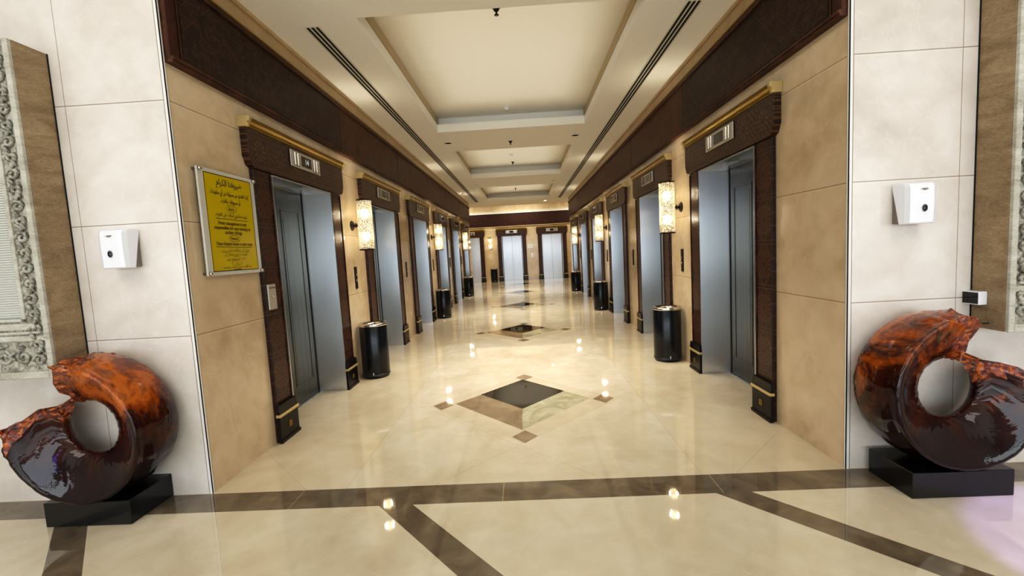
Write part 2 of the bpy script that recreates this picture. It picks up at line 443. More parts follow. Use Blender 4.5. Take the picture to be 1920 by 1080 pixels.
# lobby shell behind the camera
bm = bmesh.new(); bx(bm, -7.1, -7, -7.2, YF, 0, 4.8); struct(obj('wall_lobby_left', bm, MT['dimwall']))
bm = bmesh.new(); bx(bm, 7, 7.1, -7.2, YF, 0, 4.8); struct(obj('wall_lobby_right', bm, MT['dimwall']))
bm = bmesh.new(); bx(bm, -7, 7, -7.2, YF + .12, 4.8, 4.9); struct(obj('ceiling_lobby', bm, MT['plaster']))
bm = bmesh.new()
bx(bm, -7, -6.85, -7.2, -7, .3, 3.02); bx(bm, 6.85, 7, -7.2, -7, .3, 3.02); bx(bm, -7, 7, -7.2, -7, 0, .3); bx(bm, -7, 7, -7.2, -7, 3.02, 4.8)
struct(obj('wall_lobby_back', bm, MT['dimwall']))
bm = bmesh.new()
for q in (-6.84, -4.2, -2.1, 0, 2.1, 4.2, 6.76): bx(bm, q, q + .08, -7.12, -7.0, .3, 3.02)
bx(bm, -6.84, 6.84, -7.12, -7.0, 2.2, 2.28)
struct(obj('window_1', bm, MT['bronze']))

# ------------------------------------------------------------------ elevators
def strip_text(body, size, align='CENTER'):
    c = bpy.data.curves.new('t', 'FONT'); c.body = body; c.size = size; c.align_x = align; c.align_y = 'CENTER'
    o = bpy.data.objects.new('t', c); col.objects.link(o); bpy.context.view_layer.update()
    me = bpy.data.meshes.new_from_object(o.evaluated_get(bpy.context.evaluated_depsgraph_get()))
    vs = [tuple(v.co) for v in me.vertices]; fs = [tuple(p.vertices) for p in me.polygons]
    bpy.data.objects.remove(o); bpy.data.curves.remove(c); bpy.data.meshes.remove(me)
    return vs, fs

def make_elevator(hw, pw, ear, leaf, relief=.006):
    r = empty('elevator_entrance')
    hl = hw + pw + ear
    for s in (-1, 1):
        a, b = sorted((s * (hw + .004), s * (hw + pw)))
        mid = (a + b) / 2
        bm = bmesh.new()
        # local coordinates centred on the pilaster so that the rosettes sit in its middle
        bx(bm, a - mid, b - mid, -.03, 0, .0, 2.27)
        w = (b - a) / 2
        bx(bm, -w + .0, -w + .014, -.038, -.03, .30, 2.25); bx(bm, w - .014, w, -.038, -.03, .30, 2.25)
        p = obj('pilaster', bm, MT['pilaster'], r, .003, 1, loc=(mid, 0, 0))
        bm = bmesh.new()
        prism(bm, [(-w - .018, 0), (w + .018, 0), (w + .018, .27), (w + .004, .325), (-w - .004, .325), (-w - .018, .27)], -.062, -.0305)
        bx(bm, -w - .026, w + .026, -.07, -.062, .0, .03)
        obj('base_block', bm, MT['base'], p, .005, 2)
        obj('gold_band', (lambda bm: (bx(bm, -w - .026, w + .026, -.072, -.0305, .222, .246), bm)[-1])(bmesh.new()), MT['goldpale'], p, .003, 1)
        obj('gold_emblem', (lambda bm: (bx(bm, -.022, .022, -.068, -.062, .10, .15), bx(bm, -.012, .012, -.071, -.068, .112, .138), bm)[-1])(bmesh.new()), MT['gold'], p, .002, 1)
    bm = bmesh.new()
    prism(bm, [(-hl, 2.36), (-hl + ear * .45, 2.29), (-hl + ear, 2.272), (hl - ear, 2.272), (hl - ear * .45, 2.29), (hl, 2.36), (hl, 2.575), (-hl, 2.575)], -.055, 0)
    bx(bm, -hl + .03, hl - .03, -.060, -.055, 2.30, 2.31); bx(bm, -hl + .03, hl - .03, -.060, -.055, 2.548, 2.556)
    obj('lintel', bm, MT['lintel'], r, .006, 2)
    bm = bmesh.new()
    prism(bm, [(0, 2.575), (-.062, 2.575), (-.068, 2.59), (-.060, 2.60), (-.082, 2.618), (-.088, 2.64), (-.078, 2.652), (0, 2.652)], -hl - .012, hl + .012, axis=0)
    c = obj('gold_cornice', bm, MT['gold'], r)
    bm = bmesh.new()
    bm.free()
    for s in (-1, 1):
        bm = bmesh.new(); x0, x1 = sorted((s * (hl - .016), s * (hl + .018)))
        prism(bm, [(0, 2.573), (-.074, 2.573), (-.08, 2.59), (-.074, 2.604), (-.074, 2.611), (-.094, 2.618), (-.097, 2.636), (-.09, 2.655), (0, 2.655)], x0, x1, axis=0)
        obj('cornice_cap', bm, MT['goldpale'], c, .003, 2)
    bm = bmesh.new(); t = .014     # steel lining of the recess
    for s in (-1, 1):
        x0, x1 = sorted((s * (hw - t), s * hw)); bx(bm, x0, x1, -.036, OD - .02, 0.0, 2.262)
    bx(bm, -hw, hw, -.036, OD - .02, 2.248, 2.262)
    obj('steel_jamb', bm, MT['steel'], r)
    bm = bmesh.new(); bx(bm, -hw, hw, OD - .06, OD - .02, 0.0005, .006); obj('sill', bm, MT['steel'], r)
    bm = bmesh.new(); bx(bm, -hw, hw, OD + .02, OD + .04, 0.001, 2.262); obj('shaft_back', bm, MT['void'], r)
    for s in (-1, 1):
        x0, x1 = sorted((s * (hw - t - .024), s * (hw - t)))
        bm = bmesh.new(); bx(bm, x0, x1, OD - .024, OD - .012, .006, 2.247); obj('door_seal', bm, MT['void'], r)
        x0, x1 = sorted((s * .004, s * (hw - t - .02)))
        bm = bmesh.new(); bx(bm, x0, x1, OD - .02, OD + .01, .006, 2.247)
        d = obj('door_leaf', bm, leaf, r, .002, 1)
        bm = bmesh.new(); w = .012; u0, u1, v0, v1 = x0 + .09, x1 - .09, .20, 2.05
        for q in ((u0, u1, v0, v0 + w), (u0, u1, v1 - w, v1), (u0, u0 + w, v0 + w, v1 - w), (u1 - w, u1, v0 + w, v1 - w)):
            bx(bm, q[0], q[1], OD - .02 - relief, OD - .02, q[2], q[3])
        u0 += .04; u1 -= .04; v0 += .05; v1 -= .05
        bx(bm, u0, u1, OD - .0225, OD - .02, v0, v1)
        obj('raised_panel', bm, leaf, d, .0015, 1)
    # floor indicator
    bm = bmesh.new(); bx(bm, -.29, .29, -.072, -.0605, 2.395, 2.545)
    f = obj('floor_indicator', bm, MT['platinum'], r, .004, 2)
    bm = bmesh.new(); bx(bm, -.095, .095, -.076, -.072, 2.42, 2.52); obj('display_screen', bm, MT['screen'], f, .002, 1)
    for s in (-1, 1):
        bm = bmesh.new(); bx(bm, min(s * .125, s * .25), max(s * .125, s * .25), -.0745, -.072, 2.408, 2.532)
        for q in (s * .16, s * .215): prism(bm, [(q - .018, -.072), (q - .01, -.084), (q + .01, -.084), (q + .018, -.072)], 2.412, 2.528, axis=2)
        obj('indicator_rib', bm, MT['chrome'], f, .003, 2)
    return r
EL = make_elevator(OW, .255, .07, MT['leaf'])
EF = make_elevator(.515, .205, .065, MT['farleaf_lit'], .02)
ORD = ['', 'second', 'third', 'fourth', 'fifth', 'sixth']
GE = 'elevator entrances along the corridor'
left_el = []
for side in (-1, 1):
    for k, c in enumerate(DC):
        o = EL if (side == -1 and k == 0) else copy_tree(EL)
        o.location = (WL if side < 0 else WR, c, 0); o.rotation_euler = (0, 0, PI / 2 if side < 0 else -PI / 2)
        wn = 'left' if side < 0 else 'right'
        if k == 0:
            lab = 'steel elevator in brown carved frame beside the yellow notice, floor display reads 14' if side < 0 else 'steel elevator with carved brown frame nearest the camera on the right wall'
        else:
            lab = '%s steel elevator with carved brown frame from the front on the %s wall' % (ORD[k], wn)
            if k == 5: lab = 'last and farthest steel elevator with carved brown frame on the %s corridor wall' % wn
        tag(o, lab, 'elevator', GE)
        if side < 0 and k == 0: first = o
for (c, h), lab in zip(FD, ('far wall steel elevator facing the camera, left of the white call panel',
                            'far wall steel elevator facing the camera, right of the white call panel',
                            'steel elevator on the far wall partly hidden behind the end of the left wall')):
    o = EF if c == FD[0][0] else copy_tree(EF)
    o.location = (c, YB, 0); o.rotation_euler = (0, 0, 0); tag(o, lab, 'elevator', 'elevators on the far wall')
# digits 14 on the first display
ind = [c for c in first.children if c.name.startswith('floor_indicator')][0]
vs, fs = strip_text('14', .075)
bm = bmesh.new(); V_ = [bm.verts.new((v[0], -.0768, 2.47 + v[1])) for v in vs]
for f in fs: bm.faces.new([V_[i] for i in f])
obj('display_digits', bm, MT['digit'], ind)['label'] = 'lit digits 14'

# key switch plate on the first left pilaster, local to left wall
def on_wall(o, side, y):
    o.location = (WL if side < 0 else WR, y, 0) if side else (y, YB, 0)
    o.rotation_euler = (0, 0, {-1: PI / 2, 1: -PI / 2, 0: 0}[side]); return o
t = on_wall(empty('key_switch'), -1, 3.575)
box('plate', -.055, .055, -.052, -.0385, 1.125, 1.335, MT['platinum'], t, .003)
bm = bmesh.new(); lathe(bm, [(.014, -.0525), (.014, -.060), (.009, -.060), (.009, -.054)], (0, 0, 1.24), 20, 'Y'); obj('key_lock', bm, MT['chrome'], t)
box('cover_lip', -.05, .05, -.055, -.052, 1.30, 1.31, MT['chrome'], t)
tag(t, 'small silver key switch plate on the nearest left elevator pilaster', 'switch')

# ------------------------------------------------------------------ sconces, call panels, bins
def make_sconce():
    r = empty('wall_sconce'); z = 1.93; yo = -.175
    bm = bmesh.new(); lathe(bm, [(.001, -.03), (.028, -.03), (.034, -.022), (.05, -.018), (.062, -.006), (.062, 0)], (0, 0, z), 32, 'Y')
    obj('back_plate', bm, MT['bronze'], r)
    bm = bmesh.new(); tube(bm, [(0, -.02, z), (0, -.06, z), (0, -.1, z)], .012, 12); tube(bm, [(-.0, -.055, z - .03), (0, -.055, z + .03)], .009, 10)
    obj('arm', bm, MT['bronze'], r)
    bm = bmesh.new(); n = 40; R = .092
    rg = [[bm.verts.new((R * math.cos(2 * PI * i / n), yo + R * math.sin(2 * PI * i / n), zz)) for i in range(n)] for zz in (z - .31, z + .31)]
    for i in range(n):
        f = bm.faces.new((rg[0][i], rg[0][(i + 1) % n], rg[1][(i + 1) % n], rg[1][i])); f.smooth = True
    obj('lamp_shade', bm, MT['crackle'], r)
    for zz in (z - .31, z + .31):
        bm = bmesh.new(); lathe(bm, [(R - .008, zz - .008), (R + .004, zz - .008), (R + .004, zz + .008), (R - .008, zz + .008)], (0, yo, 0), 40, closed=True)
        obj('shade_ring', bm, MT['bronze'], r)
    bm = bmesh.new(); tube(bm, [(0, yo, z - .09), (0, yo, z + .09)], .018, 12); tube(bm, [(0, -.09, z), (0, yo, z)], .01, 8)
    obj('lamp_holder', bm, MT['bronze'], r)
    for s in (-1, 1):
        bm = bmesh.new(); lathe(bm, [(.001, -.06), (.03, -.052), (.045, -.02), (.045, .02), (.03, .052), (.001, .06)], (0, yo, z + s * .145), 16)
        obj('bulb', bm, MT['bulb'], r)
    return r
sc = make_sconce(); first_use = True
GY = [(DC[k] + DC[k + 1]) / 2 for k in range(5)]
LP = []
near = {0: 'nearest', 2: 'middle', 4: 'farthest'}
for side in (-1, 1):
    for k in (0, 2, 4):
        o = sc if first_use else copy_tree(sc); first_use = False
        on_wall(o, side, GY[k]); tag(o, '%s crackled cylinder sconce glowing on the %s wall' % (near[k], 'left' if side < 0 else 'right'), 'wall lamp', 'cylinder sconces between the elevators')
        LP.append(((WL + .175) if side < 0 else WR - .175, GY[k]))
o = copy_tree(sc); on_wall(o, 0, -1.62); tag(o, 'cylinder sconce glowing on the far wall above the small bin', 'wall lamp', 'cylinder sconces between the elevators'); LP.append((-1.62, YB - .175))

def make_panel():
    r = empty('call_panel')
    box('plate', -.032, .032, -.014, 0, 1.13, 1.41, MT['bronze'], r, .003)
    bm = bmesh.new()
    for z in (1.235, 1.305): lathe(bm, [(.013, -.0145), (.013, -.019), (.009, -.021), (.001, -.021)], (0, 0, z), 16, 'Y')
    obj('call_button', bm, MT['chrome'], r)
    return r
cp = make_panel(); fu = True
for side in (-1, 1):
    for k in range(5):
        o = cp if fu else copy_tree(cp); fu = False
        on_wall(o, side, GY[k] - (.0 if k else .02))
        tag(o, 'narrow dark elevator call panel on the %s wall between the %s and %s elevators' % ('left' if side < 0 else 'right', ORD[k] or 'first', ORD[k + 1]), 'call panel', 'call panels between the elevators')
t = on_wall(empty('call_panel'), 0, .47)
box('plate', -.04, .04, -.014, 0, 1.12, 1.36, MT['plastic'], t, .004); box('call_button', -.012, .012, -.018, -.0142, 1.22, 1.25, MT['chrome'], t)
tag(t, 'white call panel between the two far wall elevators', 'call panel')
t = on_wall(empty('wall_notice'), 0, .40)
box('plate', -.13, .13, -.012, 0, 1.58, 1.80, MT['plastic'], t, .004); box('paper', -.11, .11, -.0135, -.0122, 1.60, 1.78, MT['acrylic'], t)
tag(t, 'small pale square notice above the white call panel on the far wall', 'sign')

def make_bin():
    r = empty('waste_bin'); R = .17
    bm = bmesh.new(); lathe(bm, [(R - .012, .0), (R - .006, .02), (R - .004, .022), (R, .03), (R, .655), (R - .003, .66), (R - .05, .66)], n=56); obj('body', bm, MT['black'], r)
    bm = bmesh.new(); lathe(bm, [(R + .003, .655), (R + .008, .662), (R + .008, .682), (R + .001, .69), (R - .03, .692), (R - .075, .675), (R - .085, .66), (R - .085, .655)], n=56, closed=True)
    obj('lid_ring', bm, MT['chrome'], r)
    bm = bmesh.new(); lathe(bm, [(.001, .664), (R - .088, .664)], n=40); obj('opening', bm, MT['void'], r)
    bm = bmesh.new(); lathe(bm, [(R - .002, .028), (R + .003, .032), (R + .003, .046), (R, .05)], n=56); obj('base_band', bm, MT['darkplastic'], r)
    bm = bmesh.new(); prism(bm, [(-.008, .05), (.008, .05), (.004, .085), (-.004, .085)], -R - .005, -R + .002); obj('badge', bm, MT['chrome'], r)
    return r
bn = make_bin()
for i, (x, y, lab) in enumerate(((-1.955, 5.47, 'black cylindrical bin with chrome rim under the nearest left sconce'),
        (-1.955, 10.38, 'black cylindrical bin with chrome rim second from the front along the left wall'),
        (-1.955, 15.32, 'black cylindrical bin with chrome rim farthest along the left wall'),
        (1.80, 5.60, 'black cylindrical bin with chrome rim under the nearest right sconce'),
        (1.80, 10.40, 'black cylindrical bin with chrome rim second from the front along the right wall'),
        (1.80, 15.28, 'black cylindrical bin with chrome rim farthest along the right wall'),
        (-1.47, 21.7, 'small distant black bin against the far wall under the sconce'))):
    o = bn if i == 0 else copy_tree(bn); o.location = (x, y, 0); o.rotation_euler = (0, 0, .12 if x < 0 else -.12)
    tag(o, lab, 'waste bin', 'black bins along the corridor')

# ------------------------------------------------------------------ yellow notice with shaped Arabic / Urdu lettering
FORMS = {  # base: (isolated, final, initial, medial); 0 = does not join forward
 'ا': (0xFE8D, 0xFE8E, 0, 0), 'أ': (0xFE83, 0xFE84, 0, 0), 'إ': (0xFE87, 0xFE88, 0, 0), 'آ': (0xFE81, 0xFE82, 0, 0), 'ؤ': (0xFE85, 0xFE86, 0, 0),
 'ب': (0xFE8F, 0xFE90, 0xFE91, 0xFE92), 'ة': (0xFE93, 0xFE94, 0, 0), 'ت': (0xFE95, 0xFE96, 0xFE97, 0xFE98), 'ج': (0xFE9D, 0xFE9E, 0xFE9F, 0xFEA0),
 'ح': (0xFEA1, 0xFEA2, 0xFEA3, 0xFEA4), 'خ': (0xFEA5, 0xFEA6, 0xFEA7, 0xFEA8), 'د': (0xFEA9, 0xFEAA, 0, 0), 'ذ': (0xFEAB, 0xFEAC, 0, 0), 'ر': (0xFEAD, 0xFEAE, 0, 0),
 'ز': (0xFEAF, 0xFEB0, 0, 0), 'س': (0xFEB1, 0xFEB2, 0xFEB3, 0xFEB4), 'ش': (0xFEB5, 0xFEB6, 0xFEB7, 0xFEB8), 'ص': (0xFEB9, 0xFEBA, 0xFEBB, 0xFEBC),
 'ض': (0xFEBD, 0xFEBE, 0xFEBF, 0xFEC0), 'ظ': (0xFEC5, 0xFEC6, 0xFEC7, 0xFEC8), 'ع': (0xFEC9, 0xFECA, 0xFECB, 0xFECC), 'غ': (0xFECD, 0xFECE, 0xFECF, 0xFED0),
 'ف': (0xFED1, 0xFED2, 0xFED3, 0xFED4), 'ق': (0xFED5, 0xFED6, 0xFED7, 0xFED8), 'ك': (0xFED9, 0xFEDA, 0xFEDB, 0xFEDC), 'ل': (0xFEDD, 0xFEDE, 0xFEDF, 0xFEE0),
 'م': (0xFEE1, 0xFEE2, 0xFEE3, 0xFEE4), 'ن': (0xFEE5, 0xFEE6, 0xFEE7, 0xFEE8), 'ه': (0xFEE9, 0xFEEA, 0xFEEB, 0xFEEC), 'و': (0xFEED, 0xFEEE, 0, 0),
 'ي': (0xFEF1, 0xFEF2, 0xFEF3, 0xFEF4), 'ئ': (0xFE89, 0xFE8A, 0xFE8B, 0xFE8C), 'ٹ': (0xFB66, 0xFB67, 0xFB68, 0xFB69), 'ہ': (0xFBA6, 0xFBA7, 0xFBA8, 0xFBA9),
 'ی': (0xFBFC, 0xFBFD, 0xFBFE, 0xFBFF), 'ک': (0xFB8E, 0xFB8F, 0xFB90, 0xFB91), 'گ': (0xFB92, 0xFB93, 0xFB94, 0xFB95), 'چ': (0xFB7A, 0xFB7B, 0xFB7C, 0xFB7D),
 'ے': (0xFBAE, 0xFBAF, 0, 0), 'ں': (0xFB9E, 0xFB9F, 0, 0), 'ط': (0xFEC1, 0xFEC2, 0xFEC3, 0xFEC4)}
def shape(s):
    out = []; n = len(s)
    for i, ch in enumerate(s):
        if ch not in FORMS: out.append(ch); continue
        f = FORMS[ch]; prev = i > 0 and s[i - 1] in FORMS and FORMS[s[i - 1]][2]; nxt = f[2] and i + 1 < n and s[i + 1] in FORMS
        out.append(chr(f[3] if prev and nxt else f[1] if prev else f[2] if nxt else f[0]))
    return ''.join(out[::-1])
t = on_wall(empty('notice_board'), -1, 3.178)
box('acrylic_plate', -.303, .303, -.042, -.028, 1.442, 2.172, MT['acrylic'], t, .002)
yp = box('yellow_panel', -.253, .253, -.044, -.0422, 1.468, 2.146, MT['yellow'], t)
bm = bmesh.new(); e = .006
for q in ((-.253, .253, 1.468, 1.468 + e), (-.253, .253, 2.146 - e, 2.146), (-.253, -.253 + e, 1.468 + e, 2.146 - e), (.253 - e, .253, 1.468 + e, 2.146 - e)):
    bx(bm, q[0], q[1], -.0445, -.0441, q[2], q[3])
obj('border_line', bm, MT['ink'], yp)
bmI, bmU = bmesh.new(), bmesh.new()
def put(bm, body, zc, width, size, bold=0):
    vs, fs = strip_text(body, size)
    x0 = min(v[0] for v in vs); x1 = max(v[0] for v in vs); y0 = min(v[1] for v in vs); y1 = max(v[1] for v in vs); k = width / (x1 - x0)
    offs = [(0, 0)] + ([(bold, 0), (-bold, 0), (0, bold)] if bold else [])
    for j, (ox, oz) in enumerate(offs):
        W_ = [bm.verts.new(((v[0] - (x0 + x1) / 2) * k + ox, -.0446 - .0001 * j, zc + (v[1] - (y0 + y1) / 2) + oz)) for v in vs]
        for f in fs:
            try: bm.faces.new([W_[i] for i in f])
            except ValueError: pass
def oval(bm, zc, a, b, w=.003):
    n = 40; A = [bm.verts.new((a * math.cos(2 * PI * i / n), -.0446, zc + b * math.sin(2 * PI * i / n))) for i in range(n)]
    B = [bm.verts.new(((a - w) * math.cos(2 * PI * i / n), -.0446, zc + (b - w) * math.sin(2 * PI * i / n))) for i in range(n)]
    for i in range(n): bm.faces.new((A[i], A[(i + 1) % n], B[(i + 1) % n], B[i]))
def rule(bm, zc, w, h=.004): bx(bm, -w / 2, w / 2, -.0447, -.0443, zc - h / 2, zc + h / 2)
put(bmI, shape('ضيوفنا الكرام'), 2.083, .27, .062, .0012)
put(bmI, shape('إدارة الفندق غير مسؤولة عن أي مفقودات'), 2.018, .42, .040, .0008)
put(bmI, shape('أو مسروقات بالغرف'), 1.967, .215, .040, .0008)
put(bmI, shape('ملاحظة'), 1.915, .068, .034, .0006); oval(bmI, 1.916, .062, .027)
put(bmI, shape('توجد صناديق أمانات في الغرف'), 1.866, .345, .034, .0006); rule(bmI, 1.838, .35)
put(bmI, 'Hotel management is not', 1.806, .31, .036, .0010)
put(bmI, 'responsible for any missing or', 1.772, .40, .036, .0010)
put(bmI, 'stolen things', 1.740, .19, .036, .0010)
put(bmI, 'Notice', 1.702, .08, .030, .0008); oval(bmI, 1.702, .062, .025)
put(bmI, 'These Deposit boxes in each room', 1.659, .40, .032, .0008); rule(bmI, 1.640, .40)
put(bmU, shape('ہوٹل کی انتظامیہ کسی بھی'.replace('ھ', 'ہ')), 1.616, .31, .034)
put(bmU, shape('گمشدہ یا چوری سامان کی'), 1.586, .26, .034)
put(bmU, shape('ذمہ دار نہیں ہے'), 1.556, .21, .034)
put(bmU, shape('نوٹ'), 1.525, .04, .026); oval(bmU, 1.526, .055, .021)
put(bmU, shape('ہر کمرے میں سیف موجود'), 1.496, .31, .030)
put(bmU, shape('ہیں'), 1.480, .07, .022); rule(bmU, 1.4755 - .0, .09, .003)
obj('dark_lettering', bmI, MT['ink'], yp, normals=False); obj('olive_lettering', bmU, MT['ink2'], yp, normals=False)
for sx in (-1, 1):
    for z in (1.457, 2.158):
        bm = bmesh.new(); lathe(bm, [(.010, 0), (.010, -.046), (.014, -.047), (.014, -.058), (.009, -.062), (.001, -.062)], (sx * .289, 0, z), 20, 'Y')
        obj('standoff', bm, MT['chrome'], t)
tag(t, 'yellow notice in Arabic, English and Urdu on a clear plate beside the nearest left elevator', 'sign')

# ------------------------------------------------------------------ soap dispensers
def make_dispenser():
    r = empty('hand_sanitizer_dispenser'); w = .088
    rows = [(.0, -.052, .94, .112), (.006, -.051, .985, .120), (.12, -.028, 1, .124), (.215, -.004, 1, .122), (.234, -.001, .985, .112), (.243, -.0005, .95, .085)]
    bm = bmesh.new(); rg = []
    for z, back, k, d in rows:
        sec = [(-w, back), (-w, min(back - .01, -.055)), (-w * .96, -d * .72), (-w * .82, -d * .92), (-w * .62, -d), (w * .62, -d), (w * .82, -d * .92), (w * .96, -d * .72), (w, min(back - .01, -.055)), (w, back)]
        rg.append([bm.verts.new((x * k, y, z)) for x, y in sec])
    for a, b in zip(rg, rg[1:]):
        for q in range(10): bm.faces.new((a[q], a[(q + 1) % 10], b[(q + 1) % 10], b[q]))
    bm.faces.new(rg[0][::-1]); bm.faces.new(rg[-1])
    obj('cover', bm, MT['plastic'], r, .004, 2)
    bm = bmesh.new(); prism(bm, [(0, .20), (-.012, .185), (-.048, .014), (-.044, .006), (0, .008)], -w + .006, w - .006, axis=0); obj('back_housing', bm, MT['grayplastic'], r, .003, 1)
    bm = bmesh.new(); n = 24; A = []
    lathe(bm, [(.014, -.1275), (.013, -.130), (.001, -.131)], (0, 0, .09), 24, 'Y')
    for v in bm.verts: v.co.z = .09 + (v.co.z - .09) * 1.5
    obj('push_button', bm, MT['darkplastic'], r)
    bm = bmesh.new(); bx(bm, -.024, .024, -.1238, -.1205, .197, .1995); bx(bm, -.014, .018, -.1235, -.1205, .1995, .204); bx(bm, -.010, .012, -.1238, -.1205, .192, .197)
    obj('maker_mark', bm, MT['grayplastic'], r)
    return r
dp = make_dispenser(); dp.location = (-2.515, YFF, 1.525)
tag(dp, 'white wall soap dispenser with dark oval button left of the corridor opening', 'dispenser', 'wall dispensers')
d2 = copy_tree(dp); d2.location = (2.335, YFF, 1.53); tag(d2, 'white wall soap dispenser with dark oval button right of the corridor opening', 'dispenser', 'wall dispensers')

# ------------------------------------------------------------------ amber ring sculptures
START = ((.15, 160), (.19, 140), (.23, 128), (.29, 152), (.36, 165), (.42, 175), (.5, 178))
def lerp_tab(x, T):
    for (a, b), (c, d) in zip(T, T[1:]):
        if x <= c: return b + (d - b) * max(0, (x - a)) / (c - a)
    return T[-1][1]
def make_sculpture(cx, cy, cz, psi, tau, mir, px0, px1, py0, py1, lab, seed):
    r = empty('resin_sculpture', ((px0 + px1) / 2, (py0 + py1) / 2, 0))
    ox, oy = r.location.x, r.location.y
    bm = bmesh.new(); bx(bm, px0 - ox, px1 - ox, py0 - oy, py1 - oy, 0, .15); obj('plinth', bm, MT['blackstone'], r, .003, 1)
    n = Vector((math.sin(psi) * math.cos(tau), -math.cos(psi) * math.cos(tau), math.sin(tau)))
    u = Vector((math.cos(psi), math.sin(psi), 0)); v = u.cross(n) * -1
    if v.z < 0: v = -v
    prof = [(.168, .012), (.176, .038), (.215, .073), (.27, .108), (.325, .138), (.375, .163), (.405, .176), (.418, .176), (.424, .165), (.420, .148),
            (.424, .125), (.436, .085), (.443, .04), (.442, -.01), (.437, -.06), (.426, -.11), (.404, -.145), (.37, -.158), (.325, -.125), (.265, -.075), (.20, -.03), (.176, -.008)]
    NT = 190; m = len(prof)
    bm = bmesh.new(); rings = []
    a_end = math.radians(480)
    for i in range(NT + 1):
        s = i / NT; ring = []
        for j, (rr, aa) in enumerate(prof):
            k = min(max((rr - .165) / .255, 0), 1)
            a0 = math.radians(lerp_tab(rr, START)); a1 = math.radians(472 - 19 * k + (3 if aa < .0 else 0))
            jag0 = (noise.noise(Vector((j * .55 + seed, 3.1, 0))) * .16 + noise.noise(Vector((j * 1.7 + seed, 8.1, 0))) * .09)
            jag1 = (noise.noise(Vector((j * .6 + seed, 13.1, 0))) * .14 + noise.noise(Vector((j * 1.9 + seed, 5.1, 0))) * .09)
            a0 += jag0; a1 += jag1
            a = a0 + (a1 - a0) * s
            near_ = max(0, 1 - min(s, 1 - s) / .13)
            q = noise.noise(Vector((math.cos(a) * 9 + seed, math.sin(a) * 9, aa * 22 + rr * 12)))
            q2 = noise.noise(Vector((math.cos(a) * 26 + seed, math.sin(a) * 26, aa * 50 + rr * 30)))
            d = (q * .022 + q2 * .012) * near_ ** 1.3 + q * .004
            rr2 = rr + d * (1 if rr > .3 else -1)
            p = Vector((cx, cy, cz)) + n * (aa + d * .5) + u * (mir * rr2 * math.cos(a)) + v * (rr2 * math.sin(a))
            ring.append(bm.verts.new((p.x - ox, p.y - oy, max(p.z, .1495))))
        rings.append(ring)
    for i in range(NT):
        for j in range(m):
            f = bm.faces.new((rings[i][j], rings[i][(j + 1) % m], rings[i + 1][(j + 1) % m], rings[i + 1][j])); f.smooth = True
            near_ = min(i, NT - i) / NT
            f.material_index = 1 if near_ < (.055 + .03 * noise.noise(Vector((j * .7, i * .2, seed)))) else 0
    for e, ring in ((0, rings[0]), (1, rings[-1])):       # rough broken end faces
        c = sum((x.co for x in ring), Vector()) / m; prev = ring
        for t_ in (.72, .45, .2):
            new = [bm.verts.new(x.co.lerp(c, 1 - t_) + Vector((random.uniform(-1, 1), random.uniform(-1, 1), random.uniform(-1, 1))) * .012) for x in ring]
            for j in range(m): bm.faces.new((prev[j], prev[(j + 1) % m], new[(j + 1) % m], new[j])).material_index = 1
            prev = new
        bm.faces.new(prev).material_index = 1
    zc = cz
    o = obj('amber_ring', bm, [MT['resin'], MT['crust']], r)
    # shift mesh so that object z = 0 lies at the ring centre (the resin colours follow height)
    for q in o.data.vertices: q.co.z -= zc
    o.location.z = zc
    for k in (1,):
        pass
    return tag(r, lab, 'sculpture', 'amber ring sculptures')
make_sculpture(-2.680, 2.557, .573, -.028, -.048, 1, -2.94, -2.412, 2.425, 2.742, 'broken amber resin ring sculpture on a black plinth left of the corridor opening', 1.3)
make_sculpture(2.384, 2.54, .585, .045, .036, -1, 2.10, 2.652, 2.388, 2.70, 'broken amber resin ring sculpture on a black plinth right of the corridor opening', 6.7)

